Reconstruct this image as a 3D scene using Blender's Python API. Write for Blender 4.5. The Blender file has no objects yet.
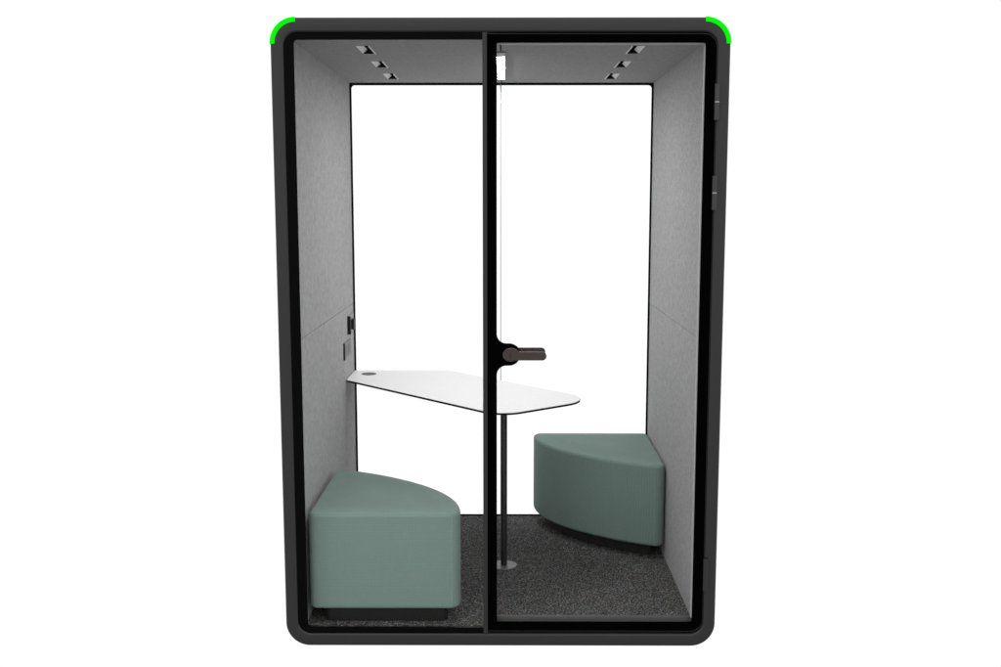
import bpy, math
from mathutils import Vector
S = bpy.context.scene
COL = S.collection
pi = math.pi

# ------------------------------------------------------------ helpers
class MB:
    def __init__(s): s.v=[]; s.f=[]; s.m=[]; s.sm=[]
    def add(s, vs, fs, m=0, smooth=False):
        o=len(s.v); s.v+=[tuple(v) for v in vs]
        for f in fs: s.f.append(tuple(i+o for i in f)); s.m.append(m); s.sm.append(smooth)
    def box(s, x0,x1,y0,y1,z0,z1, m=0):
        v=[(x,y,z) for z in (z0,z1) for y in (y0,y1) for x in (x0,x1)]
        s.add(v, [(0,2,3,1),(4,5,7,6),(0,1,5,4),(2,6,7,3),(0,4,6,2),(1,3,7,5)], m)
    def ring(s, outer, inner, y0, y1, m=0, ch=0.0, chi=0.0):
        """closed ring in xz (equal counts) extruded in y; ch / chi chamfer the outer / inner front edges"""
        n=len(outer); L=[]
        def lay(l,y): return [(p[0],y,p[1]) for p in l]
        def mv(a,b,d):
            r=[]
            for p,q in zip(a,b):
                e=math.hypot(q[0]-p[0],q[1]-p[1]) or 1; r.append((p[0]+(q[0]-p[0])*d/e,p[1]+(q[1]-p[1])*d/e))
            return r
        loops=[]
        if ch: loops+=[lay(mv(outer,inner,ch*(1-math.cos(math.radians(t)))),y0+ch*(1-math.sin(math.radians(t)))) for t in (0,18,36,54,72,90)]
        else: loops+=[lay(outer,y0)]
        if chi: loops+=[lay(mv(inner,outer,chi*(1-math.sin(math.radians(t)))),y0+chi*(1-math.cos(math.radians(t)))) for t in (0,18,36,54,72,90)]
        else: loops+=[lay(inner,y0)]
        loops+=[lay(inner,y1), lay(outer,y1)]
        k=len(loops); vs=[p for l in loops for p in l]; fs=[]
        for a in range(k):
            b=(a+1)%k
            for i in range(n):
                j=(i+1)%n; fs.append((a*n+i,a*n+j,b*n+j,b*n+i))
        s.add(vs,fs,m)
    def prism(s, pts, axis, a, b, m=0, side=None):
        """2D polygon extruded along an axis: 'y' takes (x,z), 'z' takes (x,y), 'x' takes (y,z)"""
        f={'y':lambda p,t:(p[0],t,p[1]),'z':lambda p,t:(p[0],p[1],t),'x':lambda p,t:(t,p[0],p[1])}[axis]
        n=len(pts); vs=[f(p,a) for p in pts]+[f(p,b) for p in pts]
        s.add(vs,[tuple(range(n)),tuple(range(2*n-1,n-1,-1))],m)
        s.add(vs,[(i,(i+1)%n,(i+1)%n+n,i+n) for i in range(n)],m if side is None else side)
    def cyl(s, c, r, z0, z1, n=48, m=0):
        s.prism([(c[0]+r*math.cos(2*pi*i/n),c[1]+r*math.sin(2*pi*i/n)) for i in range(n)],'z',z0,z1,m)
    def build(s, name, mats, parent=None, bevel=0, seg=2, smooth=False):
        me=bpy.data.meshes.new(name); me.from_pydata(s.v,[],s.f)
        for mt in (mats if isinstance(mats,(list,tuple)) else [mats]): me.materials.append(mt)
        for p,i in zip(me.polygons,s.m): p.material_index=i
        import bmesh
        bm=bmesh.new(); bm.from_mesh(me); bmesh.ops.remove_doubles(bm,verts=bm.verts,dist=1e-6)
        bmesh.ops.recalc_face_normals(bm,faces=bm.faces); bm.to_mesh(me); bm.free()
        if smooth:
            for p in me.polygons: p.use_smooth=True
            me.set_sharp_from_angle(angle=math.radians(35))
        o=bpy.data.objects.new(name,me); COL.objects.link(o)
        if parent: o.parent=parent
        if bevel:
            b=o.modifiers.new('bevel','BEVEL'); b.width=bevel; b.segments=seg; b.limit_method='ANGLE'; b.angle_limit=math.radians(40)
        return o

def rrect(x0,x1,z0,z1,r,n=12):
    out=[]
    for cx,cz,a in ((x1-r,z1-r,0),(x0+r,z1-r,90),(x0+r,z0+r,180),(x1-r,z0+r,270)):
        for i in range(n+1):
            t=math.radians(a+90*i/n); out.append((cx+r*math.cos(t),cz+r*math.sin(t)))
    return out
def fillet(pts, n=8):
    """pts: (x,y,r) corners; r>0 rounded"""
    out=[]; k=len(pts)
    for i,(x,y,r) in enumerate(pts):
        if r<=0: out.append((x,y)); continue
        p=Vector((x,y)); a=(Vector(pts[i-1][:2])-p); b=(Vector(pts[(i+1)%k][:2])-p)
        la,lb=a.length,b.length; a.normalize(); b.normalize()
        ang=a.angle(b); t=min(r/math.tan(ang/2),la*.49,lb*.49); rr=t*math.tan(ang/2)
        c=p+(a+b).normalized()*(rr/math.sin(ang/2))
        s0=(p+a*t)-c; s1=(p+b*t)-c
        a0=math.atan2(s0.y,s0.x); d=(math.atan2(s1.y,s1.x)-a0+pi)%(2*pi)-pi
        for j in range(n+1):
            th=a0+d*j/n; out.append((c.x+rr*math.cos(th),c.y+rr*math.sin(th)))
    return out
def inset(pts,d):
    n=len(pts); ar=sum(pts[i][0]*pts[(i+1)%n][1]-pts[(i+1)%n][0]*pts[i][1] for i in range(n)); sg=1 if ar>0 else -1
    out=[]
    for i in range(n):
        p0,p1,p2=Vector(pts[i-1]),Vector(pts[i]),Vector(pts[(i+1)%n])
        e1=(p1-p0).normalized(); e2=(p2-p1).normalized()
        n1=Vector((-e1.y,e1.x))*sg; n2=Vector((-e2.y,e2.x))*sg
        m=(n1+n2).normalized(); q=p1+m*(d/max(.5,m.dot(n1))); out.append((q.x,q.y))
    return out
def empty(name,loc=(0,0,0),rz=0):
    o=bpy.data.objects.new(name,None); COL.objects.link(o); o.location=loc; o.rotation_euler=(0,0,rz); o.empty_display_size=.1; return o

# ------------------------------------------------------------ materials
def mat(name, col, rough=.5, spec=.5, metal=0, build=None):
    m=bpy.data.materials.new(name); m.use_nodes=True; nt=m.node_tree; b=nt.nodes['Principled BSDF']
    b.inputs['Base Color'].default_value=(*col,1); b.inputs['Roughness'].default_value=rough
    b.inputs['Specular IOR Level'].default_value=spec; b.inputs['Metallic'].default_value=metal
    if build: build(nt,b)
    return m
def N(nt,t,**kw):
    n=nt.nodes.new(t)
    for k,v in kw.items():
        if k in n.inputs: n.inputs[k].default_value=v
        else: setattr(n,k,v)
    return n
def ramp(nt,fac,stops):
    r=nt.nodes.new('ShaderNodeValToRGB'); nt.links.new(fac,r.inputs[0])
    el=r.color_ramp.elements
    while len(el)<len(stops): el.new(.5)
    for e,(p,c) in zip(el,stops): e.position=p; e.color=(*c,1)
    return r.outputs[0]
def coords(nt,scale=(1,1,1)):
    t=nt.nodes.new('ShaderNodeTexCoord'); mp=nt.nodes.new('ShaderNodeMapping'); mp.inputs['Scale'].default_value=scale
    nt.links.new(t.outputs['Object'],mp.inputs[0]); return mp.outputs[0]

def powder(nt,b):
    n=N(nt,'ShaderNodeTexNoise',Scale=900.0,Detail=2.0); nt.links.new(coords(nt),n.inputs['Vector'])
    bp=N(nt,'ShaderNodeBump',Strength=.12,Distance=.0004); nt.links.new(n.outputs[0],bp.inputs['Height']); nt.links.new(bp.outputs[0],b.inputs['Normal'])
M_frame=mat('black_powder_coat',(.0175,.0175,.0175),.45,.38,0,powder)
M_mull=mat('mullion_coat',(.014,.014,.014),.5,.4)
M_frit=mat('black_glass_border',(.0012,.0012,.0012),.6,.0)
M_frit2=mat('black_gloss_border',(.0022,.0022,.0022),.45,.03)
M_rubber=mat('black_rubber',(.008,.008,.008),.7,.1)
M_trim=mat('door_trim_black',(.012,.012,.012),.5,.3)
M_hinge=mat('hinge_coat',(.03,.03,.03),.4,.4)
M_steel=mat('washer_steel',(.42,.42,.42),.35,.5,.6)
M_joint=mat('clear_joint',(.35,.35,.35),.5,.3)
M_clip=mat('glass_clip',(.16,.16,.16),.5,.3)
M_seal=mat('light_grey_seal',(.50,.50,.50),.6,.2)
M_sill=mat('threshold_metal',(.075,.075,.075),.5,.3)
M_handle=mat('brown_handle_metal',(.052,.040,.036),.42,.2)
M_handle2=mat('brown_handle_edge',(.36,.33,.32),.35,.5)
M_plinth=mat('stool_plinth',(.014,.014,.014),.6,.2)
M_leg=mat('table_leg_black',(.012,.013,.014),.4,.5)
M_base=mat('base_plate_grey',(.16,.16,.16),.45,.5,.3)
M_edge=mat('table_edge_black',(.01,.01,.01),.6,.1)
M_grom=mat('grommet_grey',(.04,.04,.04),.5,.3)
M_ventl=mat('vent_light_grey',(.75,.75,.75),.6,.2)
M_ventd=mat('vent_dark',(.004,.004,.004),.8,.0)
M_house=mat('lamp_housing',(.25,.25,.25),.5,.3)
M_black=mat('matt_black_plastic',(.008,.008,.008),.5,.2)
M_plate=mat('grey_plate',(.15,.15,.15),.5,.3)
M_cplate=mat('pale_grey_plate',(.26,.26,.26),.5,.3)
M_plate2=mat('grey_plate_inset',(.10,.10,.10),.5,.3)

def felt_f(c):
    def f(nt,b):
        v=coords(nt,(1,1,.7))
        a=N(nt,'ShaderNodeTexNoise',Scale=70.0,Detail=6.0,Roughness=.8); nt.links.new(v,a.inputs['Vector'])
        g=N(nt,'ShaderNodeTexNoise',Scale=420.0,Detail=2.0); nt.links.new(v,g.inputs['Vector'])
        ad=N(nt,'ShaderNodeMath',operation='ADD'); nt.links.new(a.outputs[0],ad.inputs[0]); nt.links.new(g.outputs[0],ad.inputs[1])
        hf=N(nt,'ShaderNodeMath',operation='MULTIPLY'); hf.inputs[1].default_value=.5; nt.links.new(ad.outputs[0],hf.inputs[0])
        o=ramp(nt,hf.outputs[0],[(.40,tuple(x*.66 for x in c)),(.60,tuple(min(1,x*1.34) for x in c))])
        nt.links.new(o,b.inputs['Base Color'])
        bp=N(nt,'ShaderNodeBump',Strength=.25,Distance=.001); nt.links.new(g.outputs[0],bp.inputs['Height']); nt.links.new(bp.outputs[0],b.inputs['Normal'])
        b.inputs['Sheen Weight'].default_value=.1
    return f
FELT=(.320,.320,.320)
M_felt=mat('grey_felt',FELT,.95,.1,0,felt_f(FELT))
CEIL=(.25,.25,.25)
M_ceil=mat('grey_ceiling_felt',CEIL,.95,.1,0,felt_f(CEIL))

def carpet(nt,b):
    v=coords(nt)
    a=N(nt,'ShaderNodeTexNoise',Scale=190.0,Detail=3.0,Roughness=.75); nt.links.new(v,a.inputs['Vector'])
    c=ramp(nt,a.outputs[0],[(.35,(.010,.010,.011)),(.47,(.045,.045,.045)),(.55,(.110,.108,.105)),(.68,(.46,.45,.43))])
    w=N(nt,'ShaderNodeTexVoronoi',Scale=170.0); nt.links.new(v,w.inputs['Vector'])
    hs=N(nt,'ShaderNodeMixRGB',blend_type='OVERLAY'); hs.inputs[0].default_value=.18
    nt.links.new(c,hs.inputs[1]); nt.links.new(w.outputs['Color'],hs.inputs[2]); nt.links.new(hs.outputs[0],b.inputs['Base Color'])
    bp=N(nt,'ShaderNodeBump',Strength=.6,Distance=.004); nt.links.new(a.outputs[0],bp.inputs['Height']); nt.links.new(bp.outputs[0],b.inputs['Normal'])
M_carpet=mat('speckled_carpet',(.05,.05,.05),.95,.05,0,carpet)

def weave(nt,b):
    c=(.190,.266,.238)
    v=coords(nt)
    h=[]
    for d,sc_ in (('X',66.0),('Y',66.0),('Z',40.0)):
        w=N(nt,'ShaderNodeTexWave',wave_type='BANDS',bands_direction=d,Scale=sc_,Distortion=1.6,Detail=1.0); w.inputs['Detail Scale'].default_value=.25
        nt.links.new(v,w.inputs['Vector']); h.append(w.outputs['Fac'])
    a=N(nt,'ShaderNodeMath',operation='ADD'); nt.links.new(h[0],a.inputs[0]); nt.links.new(h[1],a.inputs[1])
    zz=N(nt,'ShaderNodeMath',operation='MULTIPLY'); zz.inputs[1].default_value=1.0; nt.links.new(h[2],zz.inputs[0])
    a2=N(nt,'ShaderNodeMath',operation='ADD'); nt.links.new(a.outputs[0],a2.inputs[0]); nt.links.new(zz.outputs[0],a2.inputs[1])
    n=N(nt,'ShaderNodeTexNoise',Scale=60.0,Detail=4.0); nt.links.new(v,n.inputs['Vector'])
    a3=N(nt,'ShaderNodeMath',operation='ADD'); nt.links.new(a2.outputs[0],a3.inputs[0]); nt.links.new(n.outputs[0],a3.inputs[1])
    m=N(nt,'ShaderNodeMath',operation='MULTIPLY'); m.inputs[1].default_value=.25; nt.links.new(a3.outputs[0],m.inputs[0])
    o=ramp(nt,m.outputs[0],[(.25,tuple(x*.86 for x in c)),(.75,tuple(x*1.14 for x in c))]); nt.links.new(o,b.inputs['Base Color'])
    bp=N(nt,'ShaderNodeBump',Strength=.08,Distance=.0006); nt.links.new(a2.outputs[0],bp.inputs['Height']); nt.links.new(bp.outputs[0],b.inputs['Normal'])
    b.inputs['Sheen Weight'].default_value=.08
M_fabric=mat('sage_green_fabric',(.17,.26,.22),.9,.1,0,weave)

def lam(nt,b):
    n=N(nt,'ShaderNodeTexNoise',Scale=40.0,Detail=3.0); nt.links.new(coords(nt),n.inputs['Vector'])
    nt.links.new(ramp(nt,n.outputs[0],[(.3,(.84,.84,.84)),(.7,(.87,.87,.87))]),b.inputs['Base Color'])
M_lam=mat('white_laminate',(.86,.86,.86),.45,.5,0,lam)

def emis(name,col,st):
    m=bpy.data.materials.new(name); m.use_nodes=True; nt=m.node_tree; nt.nodes.clear()
    e=nt.nodes.new('ShaderNodeEmission'); e.inputs[0].default_value=(*col,1); e.inputs[1].default_value=st
    o=nt.nodes.new('ShaderNodeOutputMaterial'); nt.links.new(e.outputs[0],o.inputs[0]); return m
M_lamp=emis('lamp_diffuser_light',(1,1,1),LAMP:=150.0)
M_green=emis('green_indicator_light',(0,1,.0),1.0)

mg=bpy.data.materials.new('clear_coated_glass'); mg.use_nodes=True; nt=mg.node_tree; nt.nodes.clear()
tr=nt.nodes.new('ShaderNodeBsdfTransparent'); tr.inputs[0].default_value=(1,1,1,1)
gl=N(nt,'ShaderNodeBsdfGlossy',Roughness=.02); fr=N(nt,'ShaderNodeFresnel',IOR=1.2)
ml=N(nt,'ShaderNodeMath',operation='MULTIPLY'); ml.inputs[1].default_value=.25; nt.links.new(fr.outputs[0],ml.inputs[0])
mx=nt.nodes.new('ShaderNodeMixShader'); o=nt.nodes.new('ShaderNodeOutputMaterial')
nt.links.new(ml.outputs[0],mx.inputs[0]); nt.links.new(tr.outputs[0],mx.inputs[1]); nt.links.new(gl.outputs[0],mx.inputs[2]); nt.links.new(mx.outputs[0],o.inputs[0])
M_glass=mg

# ------------------------------------------------------------ dimensions (metres)
HW=.7515; H=2.1432; XL,XR=-.6906,.6889; ZF,ZC=.0566,2.0784; D=1.3454
YB=D+.050

pod=empty('office_pod',(0,D/2,0))
pod['label']='black framed glass pod with grey felt walls, hinged door and bright green top corners'
pod['category']='office pod'
class Off:  # children are authored in world coordinates
    pass
def P(mb,name,mats,parent=pod,**k):
    o=mb.build(name,mats,parent,**k)
    r=Vector((0,0,0)); q=parent
    while q: r+=q.location; q=q.parent
    o.data.transform(__import__('mathutils').Matrix.Translation(-r)); return o

OUT=rrect(-HW,HW,0,H,.084); INN=rrect(-.708,.708,.0464,2.096,.046)
b=MB(); b.ring(OUT,INN,0,.034,ch=.010,chi=.007); P(b,'front_frame',M_frame,smooth=True)
b=MB(); b.ring(rrect(-HW+.003,HW-.003,.003,H-.003,.086),rrect(-HW+.015,HW-.015,.015,H-.015,.074),.034,D+.016); P(b,'outer_shell',M_frame,smooth=True)
b=MB(); b.ring(OUT,rrect(XL+.002,XR-.002,ZF-.014,ZC-.002,.02),D+.016,YB); P(b,'rear_frame',M_frame,smooth=True)
# dark jamb liners between frame and felt (front)
b=MB(); b.ring(INN,rrect(-.6925,.6915,.055,2.080,.03),.0345,.0445); P(b,'jamb_liner',M_frame)

# green light strips let into the two top corners
for sx in (-1,1):
    b=MB(); o_,i_=[],[]
    cx,cz=sx*(HW-.084),H-.084
    for i in range(25):
        t=math.radians(90*i/24); c,s=math.cos(t)*sx,math.sin(t)
        o_.append((cx+c*.0852,cz+s*.0852)); i_.append((cx+c*.0697,cz+s*.0697))
    b.prism(o_+i_[::-1],'y',-.0015,.030)
    g=P(b,'corner_light',M_green); g['label']='bright green light strip let into rounded frame corner'

# mullion
b=MB(); b.box(-.0587,-.0443,.0006,.048,.0465,2.0957); P(b,'mullion',M_mull,bevel=.0015)

# fixed front window: black border + pane
IN1=[(-.708,2.096)]
b=MB()
def halfpanel(x0,x1,z0,z1,r,left=True,n=12):
    """rounded on one side only"""
    pts=[]
    if left:
        pts+=[(x1,z0),(x1,z1)]
        for a,cz in ((90,z1-r),(180,z0+r)):
            for i in range(n+1): t=math.radians(a+90*i/n); pts.append((x0+r+r*math.cos(t),cz+r*math.sin(t)))
    else:
        pts+=[(x0,z1),(x0,z0)]
        for a,cz in ((270,z0+r),(0,z1-r)):
            for i in range(n+1): t=math.radians(a+90*i/n); pts.append((x1-r+r*math.cos(t),cz+r*math.sin(t)))
    return pts
fo=halfpanel(-.7075,-.0592,.0469,2.0955,.045); fi=halfpanel(-.6745,-.0594,.0668,2.072,.012)
# open on the mullion side: build as bent strip
def strip(mb,o,i,y0,y1):
    n=len(o)
    for k in range(1,n-0):
        j=(k+1)%n
        if k>=n: break
        a=[o[k],o[j],i[j],i[k]]
        if j==0 or (k==0): a=[o[k],o[0],i[0],i[k]]
        mb.add([(p[0],y,p[1]) for y in (y0,y1) for p in a],[(0,1,2,3),(7,6,5,4),(0,4,5,1),(3,2,6,7)])
strip(b,fo,fi,.004,.008)
win=P(b,'front_window',M_frit2)
b=MB(); b.prism(inset(halfpanel(-.7075,-.0600,.0469,2.0955,.045),.001),'y',.0085,.0165); P(b,'glass_pane',M_glass,win)

# door: black border with the lock bulge + pane
DX0,DX1,DZ0,DZ1=-.0438,.7055,.0572,2.0893
b=MB(); do=rrect(DX0,DX1,DZ0,DZ1,.042); di=rrect(-.0117,.670,.0839,2.0624,.006)
do=rrect(DX0,DX1,DZ0,DZ1,.042)
# left door corners are square
n=13
do=do[:n]+[(DX0,DZ1)]*n+[(DX0,DZ0)]*n+do[3*n:]
b.ring(do,di,.003,.008)
cz=1.0345; hb=.0380; xc=.030; f_=.032; xs=-.0135
bul=[(xs,cz+hb+f_)]
for i in range(9): t=math.radians(180+90*i/8); bul.append((-.0117+f_+f_*math.cos(t),cz+hb+f_+f_*math.sin(t)))
for i in range(25): t=math.radians(90-180*i/24); bul.append((xc+hb*math.cos(t),cz+hb*math.sin(t)))
for i in range(9): t=math.radians(90+90*i/8); bul.append((-.0117+f_+f_*math.cos(t),cz-hb-f_+f_*math.sin(t)))
bul.append((xs,cz-hb-f_))
b.prism(bul,'y',.0032,.0078)
door=P(b,'door',M_frit)
b=MB(); b.prism(inset(halfpanel(DX0,DX1,DZ0,DZ1,.042,False),.001),'y',.0085,.0165); P(b,'glass_pane',M_glass,door)
b=MB(); b.box(-.0115,.6680,.0175,.030,2.0595,2.0660); b.box(.6682,.6735,.0175,.030,.0990,2.0660); P(b,'door_seal',M_seal,door)
b=MB(); b.ring(rrect(DX0+.0005,DX1-.0005,DZ0+.0005,DZ1-.0005,.040),rrect(-.0160,.6745,.0795,2.0670,.004),.0168,.030); P(b,'door_backing',M_frit,door)
# thin grey outer trim of the door
sq=lambda l,x,za,zb: l[:n]+[(x,zb)]*n+[(x,za)]*n+l[3*n:]
b=MB(); b.ring(sq(rrect(-.0442,.7072,.0560,2.0912,.043),-.0442,.0560,2.0912),sq(rrect(-.0436,.7059,.0574,2.0895,.042),-.0436,.0574,2.0895),.0018,.010); P(b,'door_trim',M_trim,door)

def lever(y,sgn,mats,zc=1.0365):
    b=MB(); hh=.0142
    el=[(.0365+.0285*math.cos(2*pi*i/40),1.040+.0225*math.sin(2*pi*i/40)) for i in range(40)]
    b.prism(el,'y',y,y+sgn*.010)
    b.prism([(.0365+.017*math.cos(2*pi*i/32),1.040+.017*math.sin(2*pi*i/32)) for i in range(32)],'y',y+sgn*.010,.0082)
    xe=.1545
    cap=[(.036,zc-hh),(xe-hh,zc-hh)]+[(xe-hh+hh*math.cos(math.radians(t)),zc+hh*math.sin(math.radians(t))) for t in range(-80,81,10)]+[(xe-hh,zc+hh),(.036,zc+hh)]
    b.prism(cap,'y',y-sgn*.004,y+sgn*.008,0)
    if sgn>0:  # key slot mark
        b.box(.0345,.0375,y-.0008,y,1.035,1.039,1)
    o=P(b,'door_handle',mats,door,bevel=.0012,smooth=False); return o
lever(-.044,1,[M_handle,M_black])
h2=lever(.060,-1,[M_handle,M_black],1.0365)

for z0,z1,x0,x1 in ((1.814,1.930,.7010,.7180),(1.521,1.6325,.7005,.7175),(.207,.3225,.7035,.7200)):
    b=MB(); xm=(x0+x1)/2
    for a,c in ((z0,(z0+z1)/2-.0016),((z0+z1)/2+.0016,z1)):
        b.prism([(xm+.0085*math.cos(2*pi*i/24),-.004+.0065*math.sin(2*pi*i/24)) for i in range(24)],'z',a,c)
        b.box(x0+.001,x1-.001,-.003,.0028,a,c)
    h=P(b,'hinge',M_hinge if z0>1 else M_frame,smooth=True)
    b=MB(); b.prism([(xm+.0082*math.cos(2*pi*i/24),-.004+.0062*math.sin(2*pi*i/24)) for i in range(24)],'z',(z0+z1)/2-.0015,(z0+z1)/2+.0015)
    P(b,'washer',M_steel if z0>1 else M_frame,h)

# rear window: black border, two panes, joint
b=MB(); b.ring(rrect(XL-.0005,XR+.0005,ZF-.002,ZC+.001,.004),rrect(XL+.0075,XR-.0085,ZF+.0065,ZC-.0105,.016),D-.002,D+.002)
rw=P(b,'rear_window',M_frit)
for x0,x1 in ((XL,-.0060),(-.0020,XR)):
    b=MB(); b.box(x0,x1,D+.003,D+.012,ZF,ZC); P(b,'glass_pane',M_glass,rw)
b=MB(); b.box(-.0058,-.0022,D+.004,D+.011,ZF,ZC-.001); P(b,'glass_joint',M_joint,rw)
b=MB(); b.box(-.0065,-.0015,D-.006,D-.0022,ZC-.050,ZC-.001); P(b,'glass_clip',M_clip,rw)

# felt walls: lower and upper panels with a seam
for sx,x in ((-1,XL),(1,XR)):
    for z0,z1 in ((ZF-.004,1.0742),(1.0758,ZC+.006)):
        b=MB(); b.box(min(x,x+sx*.016),max(x,x+sx*.016),.046,D-.003,z0,z1)
        P(b,'wall_panel',M_felt,bevel=.0012)
    b=MB(); b.box(min(x+sx*.016,x+sx*.018),max(x+sx*.016,x+sx*.018),.046,D-.003,1.06,1.09); P(b,'seam_backing',M_frit)

# ceiling in two halves with vent openings
VY=[(.187,.380),(.590,.777),(.9875,1.186)]; VX=(.455,.4985)
for sx in (-1,1):
    b=MB(); xs=[.0025,VX[0],VX[1],.6935]
    ys=[.046]+[q for v in VY for q in v]+[D-.003]
    for i in range(3):
        for j in range(len(ys)-1):
            if i==1 and j%2==1: continue
            a,c=sorted((sx*xs[i],sx*xs[i+1])); b.add([(a,ys[j],ZC),(c,ys[j],ZC),(c,ys[j+1],ZC),(a,ys[j+1],ZC)],[(0,1,2,3)])
            b.add([(a,ys[j],ZC+.012),(c,ys[j],ZC+.012),(c,ys[j+1],ZC+.012),(a,ys[j+1],ZC+.012)],[(0,1,2,3)])
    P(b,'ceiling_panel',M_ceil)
    for v in VY:
        b=MB(); a,c=sx*VX[0],sx*VX[1]; y0,y1=v; zt=ZC+.034; z0=ZC-.0005
        e=.0004*sx
        g=c-.0165*sx; zg=ZC+.0135   # slanted outer cheek, light
        b.add([(c-e,y0,z0),(c-e,y1,z0),(g,y1,zg),(g,y0,zg)],[(0,1,2,3)],0)
        b.add([(g,y0,zg),(g,y1,zg),(g,y1,zt),(g,y0,zt)],[(0,1,2,3)],1)
        b.add([(a,y0,z0),(a,y1,z0),(a,y1,zt),(a,y0,zt)],[(0,1,2,3)],1)
        b.add([(a,y0,zt),(g,y0,zt),(g,y1,zt),(a,y1,zt)],[(0,1,2,3)],1)
        b.add([(a,y1,z0),(c,y1,z0),(c,y1,zt),(a,y1,zt)],[(0,1,2,3)],1)
        b.add([(a,y0,z0),(c,y0,z0),(c,y0,zt),(a,y0,zt)],[(0,1,2,3)],1)
        # inner lip, light
        l0,l1=sorted((a,a-sx*.0045)); b.box(l0,l1,y0,y1,ZC-.0025,ZC-.0003,0)
        P(b,'ceiling_vent',[M_ventl,M_ventd])
b=MB(); b.box(-.008,.008,.046,D-.003,ZC+.0125,ZC+.016); P(b,'ceiling_joint',M_ventd)

# ceiling lamp
b=MB(); b.box(-.0170,.0170,.325,1.16,ZC-.006,ZC+.010); lp=P(b,'ceiling_lamp',M_house,bevel=.001)
b=MB(); zd=ZC-.0066; b.add([(-.0135,.435,zd),(.0135,.435,zd),(.0130,1.13,zd),(-.0130,1.13,zd)],[(0,1,2,3)]); P(b,'diffuser',M_lamp,lp)

# floor
b=MB(); b.box(-.694,.693,.046,D-.003,.040,ZF); P(b,'carpet',M_carpet)
b=MB(); b.box(-.0420,.6915,.0315,.0440,.0475,.0985); P(b,'threshold',M_sill,bevel=.002)
b=MB(); b.box(-.72,.72,.036,D+.014,.020,.038); P(b,'floor_deck',M_frame)

# wall fittings, left wall
b=MB(); x=XL
b.box(x+.0004,x+.0050,1.026,1.222,.858,.928,0); b.box(x+.0004,x+.0075,1.0185,1.0255,.856,.930,1)
b.box(x+.005,x+.0056,1.06,1.12,.872,.915,2); b.box(x+.005,x+.0056,1.135,1.195,.872,.915,2)
P(b,'power_socket',[M_plate,M_black,M_plate2])
b=MB(); b.box(x+.0004,x+.006,1.16,1.305,.956,1.036,0); cp=P(b,'control_panel',[M_cplate])
b=MB(); b.box(x+.0004,x+.0150,1.146,1.159,.954,1.035,0); P(b,'bumper',M_black,cp,bevel=.002); b=MB(); b.box(x+.0062,x+.0200,1.218,1.278,.968,1.014,0); P(b,'knob',M_black,cp,bevel=.002)

# ------------------------------------------------------------ table
T=empty('meeting_table',(.012,.652,ZF))
T['label']='thin white table on one slim black leg, reaching out from the left felt wall'; T['category']='table'
ZT=.760
tp=fillet([(-.6885,1.0770,0),(-.6885,1.3400,0),(-.2480,1.3420,.03),(.3860,.6330,.150),(.0016,.3210,.100)],16)
b=MB(); b.prism(tp,'z',ZT-.0085,ZT-.0010,1)
b.prism(inset(tp,.0005),'z',ZT-.0010,ZT,0)
top=P(b,'tabletop',[M_lam,M_edge],T)
b=MB(); b.cyl((-.609,1.236),.0335,ZT+.0003,ZT+.0016); P(b,'grommet',M_grom,top)
b=MB(); b.cyl((.012,.652),.0130,ZF+.006,ZT-.0087,32); P(b,'leg',M_leg,T,smooth=True)
b=MB(); b.cyl((.012,.652),.055,ZF+.0005,ZF+.0065,64); P(b,'base_plate',M_base,T,bevel=.002)

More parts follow.
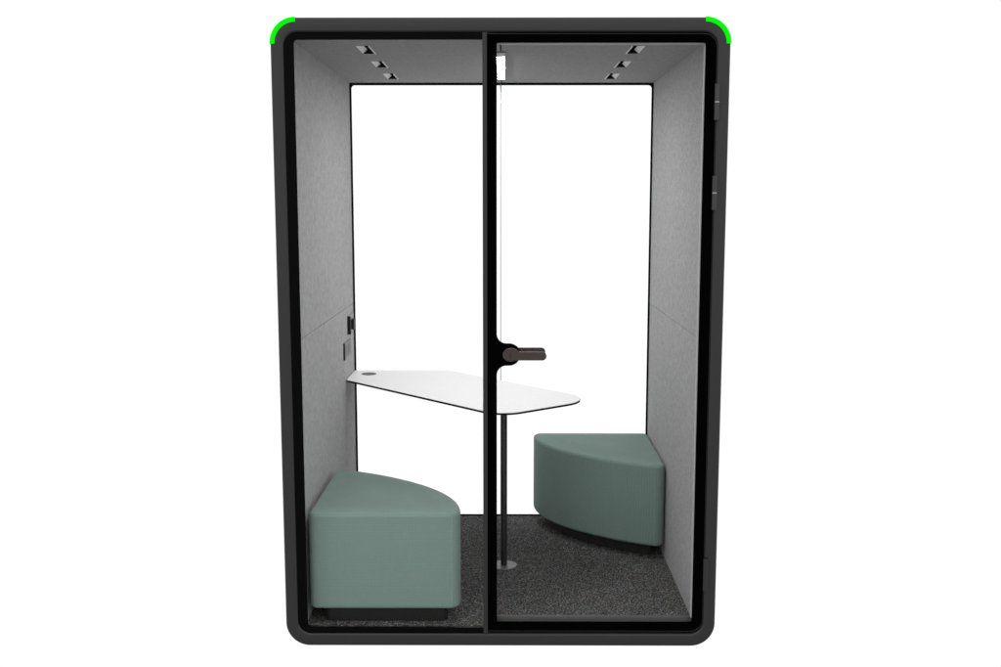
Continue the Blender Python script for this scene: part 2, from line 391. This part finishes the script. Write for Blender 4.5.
# ------------------------------------------------------------ stools
def make_stool():
    r=empty('stool',(0,0,ZF))
    pts=fillet([(0,0,.028),(.537,-.0,.042),(.534,.12,0),(.503,.212,0),(.450,.305,0),(.385,.385,0),(.290,.472,0),(.185,.545,0),(.090,.592,0),(.004,.624,.062)],10)
    # smooth the curved front with one subdivision pass
    def chaikin(p):
        o=[]
        for i in range(len(p)):
            a,c=p[i],p[(i+1)%len(p)]; L=math.hypot(a[0]-c[0],a[1]-c[1])
            if L>.04 and L<.2: o+=[a,(a[0]*.5+c[0]*.5,a[1]*.5+c[1]*.5)]
            else: o.append(a)
        for _ in range(3):
            q=[]
            for i in range(len(o)):
                a,m_,c=o[i-1],o[i],o[(i+1)%len(o)]
                if max(math.dist(a,m_),math.dist(m_,c))<.2 and max(math.dist(a,m_),math.dist(m_,c))>.02: q.append(((a[0]+2*m_[0]+c[0])/4,(a[1]+2*m_[1]+c[1])/4))
                else: q.append(m_)
            o=q
        return o
    pts=chaikin(pts)
    z0,z1=.0560,.4060; R=.015
    prof=[]
    for i in range(7): t=math.radians(90-15*i); prof.append((R-R*math.cos(t) if False else R*(1-math.sin(math.radians(15*i))), z0+R*(1-math.cos(math.radians(15*i)))))
    prof=[(R*(1-math.sin(math.radians(15*i))), z0+R*(1-math.cos(math.radians(15*i)))) for i in range(7)]
    prof+=[(R*(1-math.cos(math.radians(15*i))), z1-R*(1-math.sin(math.radians(15*i)))) for i in range(7)]
    b=MB(); n=len(pts); vs=[]
    for d,z in prof: vs+=[(p[0],p[1],z) for p in inset(pts,d)]
    k=len(prof); fs=[(a*n+i,a*n+(i+1)%n,(a+1)*n+(i+1)%n,(a+1)*n+i) for a in range(k-1) for i in range(n)]
    b.add(vs,fs,0,True)
    # slightly domed top
    c=(.215,.235); last=[vs[(k-1)*n+i] for i in range(n)]; rings=[last]
    for s in (.75,.5,.25):
        rings.append([(c[0]+(p[0]-c[0])*s,c[1]+(p[1]-c[1])*s,z1+.004*(1-s*s)) for p in last])
    tv=[p for rg in rings for p in rg]+[(c[0],c[1],z1+.004)]
    tf=[(a*n+i,a*n+(i+1)%n,(a+1)*n+(i+1)%n,(a+1)*n+i) for a in range(3) for i in range(n)]+[(3*n+i,3*n+(i+1)%n,4*n) for i in range(n)]
    b.add(tv,tf,0,True); b.add(vs[:n],[tuple(range(n))],0)
    b.build('seat',M_fabric,r,smooth=True)
    q=inset([(0,-.018),(.537,-.018),(.534,.12),(.503,.212),(.450,.305),(.385,.385),(.290,.472),(.185,.545),(.090,.592),(0,.622)],.049)
    q=fillet([(p[0],p[1],.02 if i in (0,1,9) else .2) for i,p in enumerate(q)],6)
    b=MB(); b.prism(q,'z',.0008,.0610); b.build('plinth',M_plinth,r,bevel=.002)
    return r
st=make_stool()
st.location=(-.6775,.055,ZF)
st['label']='sage green quarter-round stool standing close to the glass, by the left felt wall'
st['category']='stool'; st['group']='green quarter-round stools inside the pod'
s2=st.copy(); COL.objects.link(s2); s2.location=(.6865,1.338,ZF); s2.rotation_euler=(0,0,pi)
s2['label']='sage green quarter-round stool at the back against the right felt wall, curved side facing out'
for ch in list(st.children):
    c=ch.copy(); COL.objects.link(c); c.parent=s2

# ------------------------------------------------------------ studio surround: white light, camera side shaped dimmer below so the frame darkens downward
w=bpy.data.worlds.new('World'); S.world=w; w.use_nodes=True; nt=w.node_tree; bg=nt.nodes['Background']
bg.inputs[0].default_value=(1,1,1,1)
tc=nt.nodes.new('ShaderNodeTexCoord'); sp=nt.nodes.new('ShaderNodeSeparateXYZ'); nt.links.new(tc.outputs['Generated'],sp.inputs[0])
mz=N(nt,'ShaderNodeMapRange'); 
for k,v in (('From Min',-.45),('From Max',.35),('To Min',.35),('To Max',1.5)): mz.inputs[k].default_value=v
nt.links.new(sp.outputs['Z'],mz.inputs['Value'])
my=N(nt,'ShaderNodeMapRange')
for k,v in (('From Min',-.15),('From Max',.05),('To Min',0.0),('To Max',1.0)): my.inputs[k].default_value=v
nt.links.new(sp.outputs['Y'],my.inputs['Value'])
mi=N(nt,'ShaderNodeMix'); nt.links.new(my.outputs[0],mi.inputs[0]); nt.links.new(mz.outputs[0],mi.inputs[2]); mi.inputs[3].default_value=1.05
nt.links.new(mi.outputs[0],bg.inputs[1])

# ------------------------------------------------------------ camera
cam=bpy.data.cameras.new('camera'); co=bpy.data.objects.new('camera',cam); COL.objects.link(co)
cam.sensor_width=36; cam.lens=1043.8635/1001*36; cam.clip_start=.05; cam.clip_end=200
co.location=(.0157,-3.4933,1.5573); co.rotation_euler=(pi/2-.1282,0,.0043)
S.camera=co
S.view_settings.view_transform='Standard'; S.view_settings.look='None'; S.view_settings.exposure=0; S.view_settings.gamma=1
S.cycles.max_bounces=10; S.cycles.diffuse_bounces=6; S.cycles.transparent_max_bounces=16
